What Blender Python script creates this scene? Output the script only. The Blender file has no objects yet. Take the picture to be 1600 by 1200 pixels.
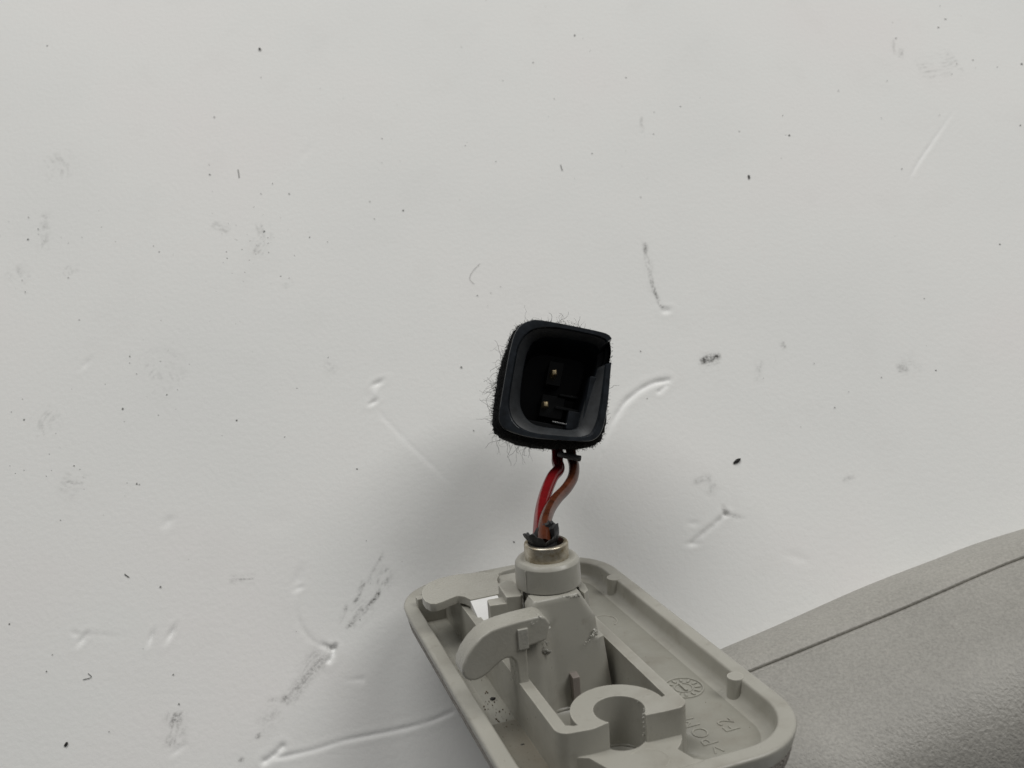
import bpy, bmesh, math, random
import numpy as np
from mathutils import Matrix, Vector, noise as mnoise

# ------------------------------------------------------------------ camera, light, exposure
scene = bpy.context.scene
MM = 0.001
ELEV = math.radians(65.0)          # camera looks down at the table at this angle
CAM_H = 188.0                      # mm above the table
FPX = 1455.0                       # focal length in pixels of a 1600 px wide picture

cam_data = bpy.data.cameras.new('camera')
cam = bpy.data.objects.new('camera', cam_data)
scene.collection.objects.link(cam)
cam.location = (0, 0, CAM_H * MM)
cam.rotation_euler = (math.pi / 2 - ELEV, 0, 0)
cam_data.sensor_width = 36.0
cam_data.lens = 36.0 * FPX / 1600.0
cam_data.clip_start = 0.01
cam_data.clip_end = 50.0
cam_data.dof.use_dof = True
cam_data.dof.focus_distance = 0.158
cam_data.dof.aperture_fstop = 38.0
scene.camera = cam

world = bpy.data.worlds.new('World')
scene.world = world
world.use_nodes = True
world.node_tree.nodes['Background'].inputs[0].default_value = (0.97, 0.98, 1.0, 1)
world.node_tree.nodes['Background'].inputs[1].default_value = 0.07


def area_lamp(name, loc, target, size, power, col):
    ld = bpy.data.lights.new(name, 'AREA')
    ld.shape = 'RECTANGLE'
    ld.size, ld.size_y = size
    ld.energy = power
    ld.color = col
    lo = bpy.data.objects.new(name, ld)
    scene.collection.objects.link(lo)
    lo.location = loc
    lo.rotation_euler = (Vector(target) - Vector(loc)).to_track_quat('-Z', 'Y').to_euler()
    return lo


# lamp up and to the right; broad fill added beyond the table for contrast
area_lamp('ceiling_lamp', (0.82, 0.84, 1.07), (0, 0.09, 0), (0.75, 0.65), 10.4, (1.0, 0.99, 0.97))
area_lamp('broad_fill', (-0.50, 1.0, 0.90), (0, 0.09, 0), (1.2, 0.8), 11.6, (1.0, 0.99, 0.972))

vs = scene.view_settings
vs.view_transform = 'Standard'
vs.look = 'None'
vs.exposure = -0.03
vs.gamma = 1.0
vs.use_curve_mapping = False
scene.render.resolution_x = 1024
scene.render.resolution_y = 768
scene.cycles.max_bounces = 8

rng = random.Random(7)
nrng = np.random.default_rng(11)

# ------------------------------------------------------------------ frames
ce, se = math.cos(ELEV), math.sin(ELEV)
CAM2W = Matrix(((1, 0, 0), (0, se, -ce), (0, ce, se)))       # camera axes in the world


def cam_pt(v):
    """camera-frame point (mm) -> world point (mm)"""
    return CAM2W @ Vector(v) + Vector((0, 0, CAM_H))


def ray(px, py):
    return Vector(((px - 800) / FPX, -(py - 600) / FPX, -1.0))


def at_depth(px, py, d):
    return cam_pt(ray(px, py) * d)


def on_table(px, py, z=0.0):
    d = CAM2W @ ray(px, py)
    k = (z - CAM_H) / d.z
    p = d * k
    return (p.x, p.y)


# ------------------------------------------------------------------ materials
def new_mat(name):
    m = bpy.data.materials.new(name)
    m.use_nodes = True
    nt = m.node_tree
    b = nt.nodes['Principled BSDF']
    return m, nt, b


def node(nt, t, **kw):
    n = nt.nodes.new(t)
    for k, v in kw.items():
        if k in n.inputs.keys():
            n.inputs[k].default_value = v
        else:
            setattr(n, k, v)
    return n


def noise_tex(nt, coord, scale, detail=4, rough=0.55):
    n = nt.nodes.new('ShaderNodeTexNoise')
    n.inputs['Scale'].default_value = scale
    n.inputs['Detail'].default_value = detail
    n.inputs['Roughness'].default_value = rough
    nt.links.new(coord, n.inputs['Vector'])
    return n


def ramp(nt, fac, stops):
    r = nt.nodes.new('ShaderNodeValToRGB')
    el = r.color_ramp.elements
    while len(el) < len(stops):
        el.new(0.5)
    for e_, (p, c) in zip(el, stops):
        e_.position = p
        e_.color = c if len(c) == 4 else (*c, 1)
    nt.links.new(fac, r.inputs['Fac'])
    return r


def mix_rgb(nt, fac, a, b, mode='MIX'):
    m = nt.nodes.new('ShaderNodeMix')
    m.data_type = 'RGBA'
    m.blend_type = mode
    for sock, v in ((m.inputs[0], fac), (m.inputs[6], a), (m.inputs[7], b)):
        if hasattr(v, 'is_linked'):
            nt.links.new(v, sock)
        elif isinstance(v, (int, float)):
            sock.default_value = v
        else:
            sock.default_value = (*v, 1)
    return m.outputs[2]


def bump(nt, height, strength, dist, normal=None):
    b = nt.nodes.new('ShaderNodeBump')
    b.inputs['Strength'].default_value = strength
    b.inputs['Distance'].default_value = dist
    nt.links.new(height, b.inputs['Height'])
    if normal is not None:
        nt.links.new(normal, b.inputs['Normal'])
    return b.outputs['Normal']


def plastic_mat(name, col, rough=0.33, dirt=0.48, dirt_col=(0.16, 0.135, 0.10), grain=0.12):
    m, nt, b = new_mat(name)
    co = nt.nodes.new('ShaderNodeTexCoord').outputs['Object']
    n1 = noise_tex(nt, co, 95, 5, 0.6)
    n2 = noise_tex(nt, co, 420, 6, 0.65)
    f1 = ramp(nt, n1.outputs['Fac'], [(0.50, (0, 0, 0)), (0.78, (dirt, dirt, dirt))])
    f2 = ramp(nt, n2.outputs['Fac'], [(0.60, (0, 0, 0)), (0.80, (dirt * 0.8,) * 3)])
    c = mix_rgb(nt, f1.outputs['Color'], col, dirt_col)
    c = mix_rgb(nt, f2.outputs['Color'], c, dirt_col)
    # rubbed, paler edges
    bv = nt.nodes.new('ShaderNodeBevel')
    bv.samples = 4
    bv.inputs['Radius'].default_value = 0.00032
    ge = nt.nodes.new('ShaderNodeNewGeometry')
    dt = nt.nodes.new('ShaderNodeVectorMath')
    dt.operation = 'DOT_PRODUCT'
    nt.links.new(bv.outputs['Normal'], dt.inputs[0])
    nt.links.new(ge.outputs['Normal'], dt.inputs[1])
    ew = ramp(nt, dt.outputs['Value'], [(0.86, (1, 1, 1)), (0.985, (0, 0, 0))])
    n3 = noise_tex(nt, co, 800, 4, 0.6)
    er = ramp(nt, n3.outputs['Fac'], [(0.38, (0.1,) * 3), (0.6, (0.75,) * 3)])
    ef = mix_rgb(nt, 1.0, ew.outputs['Color'], er.outputs['Color'], 'MULTIPLY')
    c = mix_rgb(nt, ef, c, tuple(min(0.8, v * 1.65) for v in col))
    nt.links.new(c, b.inputs['Base Color'])
    r = ramp(nt, n2.outputs['Fac'], [(0.3, (rough - 0.08,) * 3), (0.75, (rough + 0.18,) * 3)])
    nt.links.new(r.outputs['Color'], b.inputs['Roughness'])
    g = noise_tex(nt, co, 2600, 3, 0.6)
    s = noise_tex(nt, co, 500, 3, 0.5)
    nn = bump(nt, s.outputs['Fac'], grain, 0.00025)
    nn = bump(nt, g.outputs['Fac'], grain, 0.00008, nn)
    nt.links.new(nn, b.inputs['Normal'])
    return m


M_PLASTIC = plastic_mat('grey_plastic', (0.362, 0.352, 0.308))
M_HOOK = plastic_mat('rubbed_grey_plastic', (0.362, 0.352, 0.308), rough=0.24, dirt=0.3, grain=0.3)
M_GRIMY = plastic_mat('grimy_plastic', (0.215, 0.202, 0.165), dirt=0.8)
M_FLOOR = plastic_mat('shaded_floor_plastic', (0.285, 0.278, 0.24), rough=0.40, dirt=0.55)  # darker than the rim: shade of the walls and dirt put into the colour
M_TORN = plastic_mat('torn_plastic', (0.36, 0.353, 0.315), rough=0.45, dirt=0.25, grain=0.6)
M_GLARE = plastic_mat('glare_white', (0.86, 0.86, 0.84), rough=0.22, dirt=0.10, grain=0.05)  # bright glare on grey plastic, put into the colour
M_PINK = plastic_mat('pinkish_plastic', (0.235, 0.205, 0.185), rough=0.5)


def leather_mat(name, col, scale=1150, strength=0.75, dist=0.00035):
    m, nt, b = new_mat(name)
    co = nt.nodes.new('ShaderNodeTexCoord').outputs['Object']
    wn = noise_tex(nt, co, 700, 2)
    wob = mix_rgb(nt, 0.0012, co, wn.outputs['Color'], 'ADD')
    v = nt.nodes.new('ShaderNodeTexVoronoi')
    v.feature = 'SMOOTH_F1'
    v.inputs['Scale'].default_value = scale
    nt.links.new(wob, v.inputs['Vector'])
    n = noise_tex(nt, co, scale * 1.1, 4, 0.65)
    big = noise_tex(nt, co, 60, 4)
    h = nt.nodes.new('ShaderNodeMath')
    h.operation = 'ADD'
    nt.links.new(v.outputs['Distance'], h.inputs[0])
    nt.links.new(n.outputs['Fac'], h.inputs[1])
    c = ramp(nt, big.outputs['Fac'], [(0.3, tuple(x * 0.86 for x in col)), (0.7, tuple(x * 1.06 for x in col))])
    c2 = mix_rgb(nt, 0.35, c.outputs['Color'], ramp(nt, n.outputs['Fac'], [(0.35, tuple(x * 0.55 for x in col)), (0.65, tuple(min(1, x * 1.25) for x in col))]).outputs['Color'])
    nt.links.new(c2, b.inputs['Base Color'])
    b.inputs['Roughness'].default_value = 0.47
    nt.links.new(bump(nt, h.outputs[0], strength, dist), b.inputs['Normal'])
    return m


M_VISOR = leather_mat('visor_vinyl', (0.335, 0.324, 0.294), scale=1700, strength=0.5, dist=0.00022)
M_TRIM = leather_mat('visor_trim_vinyl', (0.365, 0.353, 0.32), scale=1700, strength=0.4, dist=0.00018)
M_FABRIC = leather_mat('rough_cover', (0.23, 0.21, 0.185), scale=1900, strength=1.0, dist=0.0005)


def simple_mat(name, col, rough, metallic=0.0, spec=0.5, nscale=900, var=0.25, bmp=0.1, bdist=0.0001):
    m, nt, b = new_mat(name)
    co = nt.nodes.new('ShaderNodeTexCoord').outputs['Object']
    n = noise_tex(nt, co, nscale, 5, 0.6)
    c = ramp(nt, n.outputs['Fac'], [(0.3, tuple(x * (1 - var) for x in col)), (0.7, tuple(min(1, x * (1 + var)) for x in col))])
    nt.links.new(c.outputs['Color'], b.inputs['Base Color'])
    b.inputs['Roughness'].default_value = rough
    b.inputs['Metallic'].default_value = metallic
    b.inputs['Specular IOR Level'].default_value = spec
    nt.links.new(bump(nt, n.outputs['Fac'], bmp, bdist), b.inputs['Normal'])
    return m


M_BLACK = simple_mat('black_connector_plastic', (0.0115, 0.0145, 0.0185), 0.34, nscale=700, var=0.5, bmp=0.25)
M_CAVITY = simple_mat('shaded_cavity_black', (0.004, 0.0045, 0.005), 0.25, nscale=700, var=0.4)  # housing black darkened: the cavity's shade is in the ledge colour
M_BLACK2 = simple_mat('lit_chamfer_black', (0.024, 0.0265, 0.029), 0.5, nscale=500, var=0.4, bmp=0.2)  # paler housing black: light caught by the chamfer is in the colour
M_TAPE = simple_mat('black_felt_tape', (0.012, 0.012, 0.012), 0.95, spec=0.15, nscale=1800, var=0.6, bmp=1.0, bdist=0.0004)
M_FIBRE = simple_mat('black_fibre', (0.014, 0.014, 0.015), 0.8, spec=0.2)
M_RUBBER = simple_mat('black_rubber', (0.018, 0.018, 0.019), 0.6, nscale=1500, bmp=0.4)
M_RED = simple_mat('red_wire_insulation', (0.165, 0.008, 0.010), 0.24, spec=0.22, nscale=500, var=0.18)
M_BROWN = simple_mat('brown_wire_insulation', (0.078, 0.022, 0.010), 0.24, spec=0.15, nscale=500, var=0.35)
M_TIE = simple_mat('grey_tie_plastic', (0.12, 0.122, 0.125), 0.5)
M_GOLD = simple_mat('gold_plated_metal', (0.82, 0.62, 0.38), 0.42, metallic=1.0, nscale=2500, var=0.35, bmp=0.6)
M_GLINT = simple_mat('glint_metal', (0.8, 0.8, 0.78), 0.2, metallic=1.0)
M_CRUMB = simple_mat('dark_crumb', (0.012, 0.011, 0.010), 0.8)
M_DIRT = simple_mat('brown_dirt', (0.15, 0.12, 0.085), 0.9, nscale=1500, var=0.5)
M_HAIR = simple_mat('grey_hair_fibre', (0.13, 0.13, 0.122), 0.7)


def ferrule_mat():
    m, nt, b = new_mat('tarnished_steel')
    co = nt.nodes.new('ShaderNodeTexCoord').outputs['Object']
    n = noise_tex(nt, co, 480, 6, 0.65)
    c = ramp(nt, n.outputs['Fac'], [(0.35, (0.24, 0.19, 0.11)), (0.5, (0.46, 0.41, 0.32)), (0.7, (0.66, 0.64, 0.58))])
    nt.links.new(c.outputs['Color'], b.inputs['Base Color'])
    b.inputs['Metallic'].default_value = 0.85
    r = ramp(nt, n.outputs['Fac'], [(0.3, (0.5,) * 3), (0.7, (0.25,) * 3)])
    nt.links.new(r.outputs['Color'], b.inputs['Roughness'])
    nt.links.new(bump(nt, n.outputs['Fac'], 0.15, 0.0001), b.inputs['Normal'])
    return m


M_STEEL = ferrule_mat()


def table_mat():
    m, nt, b = new_mat('white_scuffed_laminate')
    co = nt.nodes.new('ShaderNodeTexCoord').outputs['Object']
    big = noise_tex(nt, co, 16, 4, 0.5)
    mid = noise_tex(nt, co, 70, 5, 0.6)
    c = ramp(nt, big.outputs['Fac'], [(0.36, (0.746, 0.749, 0.729)), (0.52, (0.766, 0.766, 0.744)), (0.72, (0.772, 0.754, 0.736))])
    c2 = mix_rgb(nt, ramp(nt, mid.outputs['Fac'], [(0.55, (0, 0, 0)), (0.8, (0.10,) * 3)]).outputs['Color'], c.outputs['Color'], (0.52, 0.50, 0.47))
    at = nt.nodes.new('ShaderNodeAttribute')
    at.attribute_name = 'grime'
    fine = noise_tex(nt, co, 1600, 4, 0.7)
    fr = ramp(nt, fine.outputs['Fac'], [(0.38, (0.25,) * 3), (0.58, (1, 1, 1))])
    f = nt.nodes.new('ShaderNodeMath')
    f.operation = 'MULTIPLY'
    f.use_clamp = True
    nt.links.new(at.outputs['Fac'], f.inputs[0])
    nt.links.new(fr.outputs['Color'], f.inputs[1])
    c3 = mix_rgb(nt, f.outputs[0], c2, (0.045, 0.042, 0.038))
    # bright fresh plastic where the skin is gouged
    a2 = nt.nodes.new('ShaderNodeAttribute')
    a2.attribute_name = 'gouge'
    c4 = mix_rgb(nt, a2.outputs['Fac'], c3, (0.90, 0.90, 0.885))
    nt.links.new(c4, b.inputs['Base Color'])
    b.inputs['Roughness'].default_value = 0.62
    b.inputs['Specular IOR Level'].default_value = 0.25
    p1 = noise_tex(nt, co, 950, 3, 0.55)
    p2 = noise_tex(nt, co, 330, 3, 0.5)
    nn = bump(nt, p2.outputs['Fac'], 0.05, 0.0004)
    nn = bump(nt, p1.outputs['Fac'], 0.27, 0.00022, nn)
    nt.links.new(nn, b.inputs['Normal'])
    return m


M_TABLE = table_mat()


# ------------------------------------------------------------------ mesh helpers (coordinates in mm)
def link(o, parent=None):
    scene.collection.objects.link(o)
    if parent is not None:
        o.parent = parent
    return o


def mesh_obj(name, verts, faces, mat, parent=None, smooth=40, bevel=None, segs=2, origin=None, weighted=False):
    me = bpy.data.meshes.new(name)
    if origin is not None:
        o0 = Vector(origin)
        verts = [Vector(v) - o0 for v in verts]
    me.from_pydata([tuple(c * MM for c in v) for v in verts], [], faces)
    me.materials.append(mat)
    bm = bmesh.new()
    bm.from_mesh(me)
    bmesh.ops.recalc_face_normals(bm, faces=bm.faces)
    if bevel:
        ed = [e_ for e_ in bm.edges if len(e_.link_faces) == 2 and e_.calc_face_angle(0) > math.radians(35)]
        bmesh.ops.bevel(bm, geom=ed, offset=bevel * MM, segments=segs, profile=0.6, affect='EDGES', clamp_overlap=True)
        bmesh.ops.recalc_face_normals(bm, faces=bm.faces)
    bm.to_mesh(me)
    bm.free()
    me.polygons.foreach_set('use_smooth', [True] * len(me.polygons))
    if smooth < 180:
        me.set_sharp_from_angle(angle=math.radians(smooth))
    o = bpy.data.objects.new(name, me)
    link(o, parent)
    if bevel or weighted:
        wn = o.modifiers.new('weighted_normals', 'WEIGHTED_NORMAL')
        wn.keep_sharp = True
        wn.weight = 90
    return o


def empty(name, matrix, label=None, cat=None):
    o = bpy.data.objects.new(name, None)
    o.empty_display_size = 0.01
    link(o)
    o.matrix_world = matrix
    if label:
        o['label'] = label
    if cat:
        o['category'] = cat
    return o


def tag(o, label, cat, group=None):
    o['label'] = label
    o['category'] = cat
    if group:
        o['group'] = group
    return o


def prism(poly, a0, a1, fmap=lambda p, q, r: (p, q, r), poly1=None):
    """closed polygon extruded between two levels"""
    n = len(poly)
    poly1 = poly1 or poly
    vs_ = [fmap(p, q, a0) for p, q in poly] + [fmap(p, q, a1) for p, q in poly1]
    fs = [list(range(n - 1, -1, -1)), list(range(n, 2 * n))]
    fs += [(i, (i + 1) % n, n + (i + 1) % n, n + i) for i in range(n)]
    return vs_, fs


def loft(loops, cap0=True, cap1=True):
    n = len(loops[0])
    vs_, fs = [], []
    for l in loops:
        vs_ += l
    for k in range(len(loops) - 1):
        a, b = k * n, (k + 1) * n
        fs += [(a + i, a + (i + 1) % n, b + (i + 1) % n, b + i) for i in range(n)]
    if cap0:
        fs.append(list(range(n - 1, -1, -1)))
    if cap1:
        fs.append(list(range((len(loops) - 1) * n, len(loops) * n)))
    return vs_, fs


def join(*parts):
    V, F = [], []
    for v, f in parts:
        k = len(V)
        V += v
        F += [[i + k for i in g] for g in f]
    return V, F


def rrect(hw, hl, r, n=10):
    out = []
    for cx, cy, a0 in ((hw - r, hl - r, 0), (-hw + r, hl - r, 90), (-hw + r, -hl + r, 180), (hw - r, -hl + r, 270)):
        for k in range(n + 1):
            a = math.radians(a0 + 90 * k / n)
            out.append((cx + r * math.cos(a), cy + r * math.sin(a)))
    return out


def box(x0, x1, y0, y1, z0, z1):
    return prism([(x0, y0), (x1, y0), (x1, y1), (x0, y1)], z0, z1)


def lathe(prof, c, n=48, wob=None):
    """profile [(r, h)] turned about the vertical through c"""
    loops = []
    for r, h in prof:
        loops.append([(c[0] + r * math.cos(2 * math.pi * k / n), c[1] + r * math.sin(2 * math.pi * k / n), h) for k in range(n)])
    return loft(loops)


def arc(cx, cy, r, a0, a1, n):
    return [(cx + r * math.cos(math.radians(a0 + (a1 - a0) * k / n)), cy + r * math.sin(math.radians(a0 + (a1 - a0) * k / n))) for k in range(n + 1)]


def spline(pts, n=12):
    """Catmull-Rom through the points"""
    P = [Vector(p) for p in pts]
    P = [P[0] * 2 - P[1]] + P + [P[-1] * 2 - P[-2]]
    out = []
    for i in range(1, len(P) - 2):
        for k in range(n):
            t = k / n
            a, b, c, d = P[i - 1], P[i], P[i + 1], P[i + 2]
            out.append(0.5 * ((2 * b) + (c - a) * t + (2 * a - 5 * b + 4 * c - d) * t * t + (3 * b - a - 3 * c + d) * t ** 3))
    out.append(P[-2])
    return out


def tube(path, rad, n=12, cap=True):
    loops = []
    up = Vector((0.3, 0.2, 1)).normalized()
    m = len(path)
    prev = None
    for i, p in enumerate(path):
        t = (path[min(i + 1, m - 1)] - path[max(i - 1, 0)]).normalized()
        if prev is None:
            x = up.cross(t).normalized()
        else:
            x = (prev - t * prev.dot(t)).normalized()
        prev = x
        y = t.cross(x)
        r = rad(i / (m - 1)) if callable(rad) else rad
        loops.append([tuple(p + x * (r * math.cos(2 * math.pi * k / n)) + y * (r * math.sin(2 * math.pi * k / n))) for k in range(n)])
    return loft(loops, cap, cap)


# ------------------------------------------------------------------ the table top
def build_table():
    fx = np.arange(-152.0, 152.01, 0.3)
    fy = np.arange(-22.0, 196.01, 0.3)
    ext = np.array([3, 8, 18, 40, 80, 160, 300, 500.0])
    xs = np.r_[(fx[0] - ext)[::-1], fx, fx[-1] + ext]
    ys = np.r_[(fy[0] - ext)[::-1], fy, fy[-1] + ext]
    nx, ny = len(xs), len(ys)
    X, Y = np.meshgrid(xs, ys)
    Z = np.zeros_like(X)
    grime = np.zeros_like(X)
    gouge = np.zeros_like(X)

    # very slight waviness of the board
    Z += 0.10 * np.sin(X / 31.0 + 0.6) * np.sin(Y / 27.0 + 1.1) + 0.06 * np.sin(X / 13.0 + Y / 17.0)

    def window(P, pad):
        P = np.array(P)
        x0, x1 = P[:, 0].min() - pad, P[:, 0].max() + pad
        y0, y1 = P[:, 1].min() - pad, P[:, 1].max() + pad
        i0, i1 = np.searchsorted(xs, [x0, x1])
        j0, j1 = np.searchsorted(ys, [y0, y1])
        return slice(max(j0, 0), j1), slice(max(i0, 0), i1)

    def dist_poly(P, w):
        """signed distance to a polyline, and place 0..1 along it"""
        x, y = X[w], Y[w]
        best = np.full(x.shape, 1e9)
        sgn = np.zeros(x.shape)
        tt = np.zeros(x.shape)
        n = len(P) - 1
        for i in range(n):
            ax, ay = P[i]
            bx, by = P[i + 1]
            dx, dy = bx - ax, by - ay
            L = dx * dx + dy * dy + 1e-9
            t = np.clip(((x - ax) * dx + (y - ay) * dy) / L, 0, 1)
            qx, qy = x - ax - t * dx, y - ay - t * dy
            d = np.hypot(qx, qy)
            c = dx * (y - ay) - dy * (x - ax)
            k = d < best
            best = np.where(k, d, best)
            sgn = np.where(k, np.sign(c), sgn)
            tt = np.where(k, (i + t) / n, tt)
        return best, sgn, tt

    def smooth_path(px):
        return [(p[0], p[1]) for p in spline([(*on_table(*q), 0) for q in px], 6)]

    def groove(px, width, depth, lip=0.4, fresh=0.0, fade=(0.0, 0.0), dirt=0.0):
        P = smooth_path(px)
        w = window(P, width * 5)
        d, s, t = dist_poly(P, w)
        env = np.ones_like(d)
        if fade[0]:
            env *= np.clip(t / fade[0], 0, 1)
        if fade[1]:
            env *= np.clip((1 - t) / fade[1], 0, 1)
        core = np.exp(-(d / width) ** 2) * env
        Z[w] += (-depth * core + 0.3 * depth * lip * np.exp(-((d - width * 2.2) / (width * 1.6)) ** 2) * env) * (1 + 0.25 * np.sin(t * 23) * np.sin(t * 9 + 1))
        gouge[w] = np.maximum(gouge[w], fresh * core)
        grime[w] = np.maximum(grime[w], dirt * core)

    def dent(px, py, a, b, ang, depth, fresh=0.3, lip=0.5):
        cx, cy = on_table(px, py)
        w = window([(cx, cy)], max(a, b) * 4)
        ca, sa = math.cos(math.radians(ang)), math.sin(math.radians(ang))
        u = ((X[w] - cx) * ca + (Y[w] - cy) * sa) / a
        v = (-(X[w] - cx) * sa + (Y[w] - cy) * ca) / b
        r2 = u * u + v * v
        Z[w] += -depth * np.exp(-r2) + 0.25 * depth * lip * np.exp(-((np.sqrt(r2) - 1.9) / 0.9) ** 2)
        gouge[w] = np.maximum(gouge[w], fresh * np.exp(-r2 * 1.2))

    def smear(px, width, strength, rough=0.6, taper=0.25):
        P = smooth_path(px)
        w = window(P, width * 4)
        d, s, t = dist_poly(P, w)
        env = np.clip(t / taper, 0, 1) * np.clip((1 - t) / taper, 0, 1) if taper else 1.0
        Lp = sum(math.hypot(P[k + 1][0] - P[k][0], P[k + 1][1] - P[k][1]) for k in range(len(P) - 1))

        def vnoise(u, v):
            G = nrng.random((64, 64))
            iu, iv = np.floor(u).astype(int), np.floor(v).astype(int)
            fu, fv = u - iu, v - iv
            g = lambda a, b: G[a % 64, b % 64]
            return (g(iu, iv) * (1 - fu) + g(iu + 1, iv) * fu) * (1 - fv) + (g(iu, iv + 1) * (1 - fu) + g(iu + 1, iv + 1) * fu) * fv
        sd = d * s
        nz = 0.55 * vnoise(t * Lp / 2.2, sd / 0.34 + 30) + 0.45 * vnoise(t * Lp / 0.7, sd / 0.5 + 9)
        nz = np.clip((nz - rough * 0.62) * 3.0, 0, 1.2)
        grime[w] = np.maximum(grime[w], strength * np.exp(-(d / width) ** 2) * env * nz)

    # gouges and creases
    groove([(1043, 594), (1020, 599), (998, 611), (978, 628), (962, 652), (950, 676), (943, 700)], 0.62, 0.42, 0.45, 0.75, (0, 0.55))
    groove([(943, 700), (932, 735), (915, 775), (905, 815)], 0.4, 0.06, 0.3, 0.1, (0.1, 0.5))
    groove([(1041, 603), (1030, 612)], 0.5, 0.25, 0.4, 0.6)
    groove([(588, 640), (630, 685), (675, 728), (715, 768)], 0.55, 0.075, 0.2, 0.28, (0.1, 0.35))
    groove([(1494, 168), (1460, 218), (1438, 250), (1421, 280)], 0.42, 0.14, 0.5, 0.5, (0.3, 0.2))
    groove([(433, 1185), (490, 1172), (540, 1157), (620, 1141), (670, 1128), (714, 1110)], 0.42, 0.17, 0.7, 0.6, (0, 0.05))
    groove([(413, 1190), (428, 1180), (441, 1167)], 0.55, 0.4, 0.5, 0.8)
    groove([(1077, 851), (1100, 832), (1133, 805)], 0.5, 0.22, 0.5, 0.25, (0.15, 0), 0.22)
    groove([(1128, 787), (1134, 803)], 0.5, 0.15, 0.3, 0.0, (0.5, 0), 0.35)
    groove([(1134, 803), (1150, 808), (1168, 810)], 0.5, 0.12, 0.3, 0.0, (0, 0.6), 0.35)
    groove([(462, 945), (470, 975), (488, 1000), (517, 1014)], 0.5, 0.09, 0.3, 0.1, (0.3, 0), 0.10)
    groove([(521, 1014), (520, 1022), (514, 1032)], 0.5, 0.42, 0.5, 0.9)
    groove([(498, 1003), (519, 1013), (526, 1003)], 0.5, 0.3, 0.3, 0.0, (0.4, 0.2), 0.55)
    groove([(535, 1064), (560, 1062), (566, 1062)], 0.5, 0.12, 0.3, 0.3, (0.5, 0))
    groove([(128, 990), (165, 992), (205, 993)], 0.5, 0.05, 0.2, 0.0, (0.1, 0.5), 0.05)
    groove([(1260, 590), (1280, 640), (1300, 700)], 0.6, 0.02, 0.2, 0.0, (0.3, 0.3))
    # dents
    dent(590, 599, 1.25, 0.62, 32, 0.40, 0.7)
    dent(586, 614, 0.95, 0.7, 70, -0.16, 0.55)
    dent(583, 629, 1.05, 0.5, 36, 0.34, 0.6)
    dent(1041, 485, 1.0, 0.75, 10, 0.34, 0.4)
    dent(465, 906, 2.3, 0.9, 78, 0.20, 0.25)
    dent(467, 919, 0.9, 0.5, 20, 0.16, 0.5)
    dent(267, 990, 1.5, 0.55, 68, 0.36, 0.6)
    dent(236, 996, 1.3, 0.45, 80, 0.30, 0.5)
    dent(129, 999, 1.3, 0.6, 60, 0.30, 0.45)
    dent(118, 990, 0.9, 0.5, -20, 0.12, 0.0)
    dent(263, 815, 1.4, 0.9, 55, 0.16, 0.25)
    dent(135, 568, 1.5, 0.6, 60, 0.14, 0.15)
    dent(1083, 850, 1.3, 0.55, 4, 0.2, 0.6)
    dent(1083, 818, 1.2, 0.6, 4, 0.12, 0.35)
    dent(1245, 871, 2.2, 1.0, -18, 0.10, 0.15)
    dent(1134, 803, 0.55, 0.55, 0, 0.3, 0.0)
    dent(478, 238, 2.6, 0.9, 65, 0.08, 0.05)
    dent(278, 1172, 1.4, 0.5, 35, 0.12, 0.3)
    dent(432, 815, 3.0, 2.0, 0, 0.05, 0.0)
    # dark rubber scuffs
    smear([(1007, 375), (1010, 400), (1015, 425)], 0.50, 0.95, 0.62, 0.12)
    smear([(1014, 418), (1020, 448), (1030, 472), (1037, 482)], 0.34, 1.15, 0.45, 0.1)
    smear([(1009, 385), (1017, 440), (1024, 465)], 0.8, 0.35, 0.7, 0.2)
    smear([(1003, 176), (1002, 188), (1005, 216)], 0.35, 0.7, 0.7, 0.15)
    smear([(1093, 566), (1108, 560), (1128, 556)], 0.7, 1.5, 0.15, 0.2)
    smear([(1090, 570), (1108, 566), (1126, 561)], 1.7, 0.55, 0.65, 0.2)
    smear([(1182, 600), (1188, 560)], 0.7, 0.22, 0.4, 0.2)
    smear([(602, 858), (585, 890), (573, 915)], 0.42, 0.35, 0.3, 0.25)
    smear([(570, 905), (562, 925), (552, 946)], 0.42, 0.6, 0.4, 0.15)
    smear([(544, 940), (536, 960), (528, 976)], 0.4, 0.5, 0.4, 0.2)
    smear([(593, 918), (590, 930), (575, 947), (562, 958), (550, 973), (541, 984)], 0.42, 0.8, 0.38, 0.06)
    smear([(611, 888), (602, 900), (594, 920)], 1.5, 0.40, 0.5, 0.2)
    smear([(580, 940), (560, 960), (545, 980)], 1.6, 0.35, 0.6, 0.2)
    smear([(515, 1022), (490, 1045), (465, 1075), (450, 1100)], 1.1, 0.40, 0.25, 0.15)
    smear([(505, 1010), (480, 1035), (468, 1055)], 1.3, 0.22, 0.4, 0.2)
    smear([(448, 1086), (443, 1102)], 0.8, 0.65, 0.4, 0.2)
    smear([(425, 1090), (425, 1098)], 0.7, 0.6, 0.4, 0.2)
    smear([(440, 1110), (400, 1140)], 1.8, 0.18, 0.5, 0.2)
    smear([(401, 1145), (403, 1155)], 0.6, 0.6, 0.4, 0.2)
    smear([(372, 1190), (382, 1185)], 0.5, 0.45, 0.4, 0.2)
    smear([(275, 1110), (273, 1135), (272, 1168)], 1.5, 0.55, 0.5, 0.1)
    smear([(276, 1112), (277, 1122)], 0.9, 0.65, 0.5, 0.2)
    smear([(355, 905), (380, 905), (402, 903)], 0.7, 0.40, 0.55, 0.15)
    smear([(1081, 755), (1100, 749), (1115, 748)], 0.8, 0.33, 0.4, 0.2)
    smear([(1117, 752), (1108, 775)], 1.1, 0.18, 0.4, 0.2)
    smear([(1400, 578), (1420, 573)], 1.3, 0.40, 0.6, 0.2)
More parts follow.
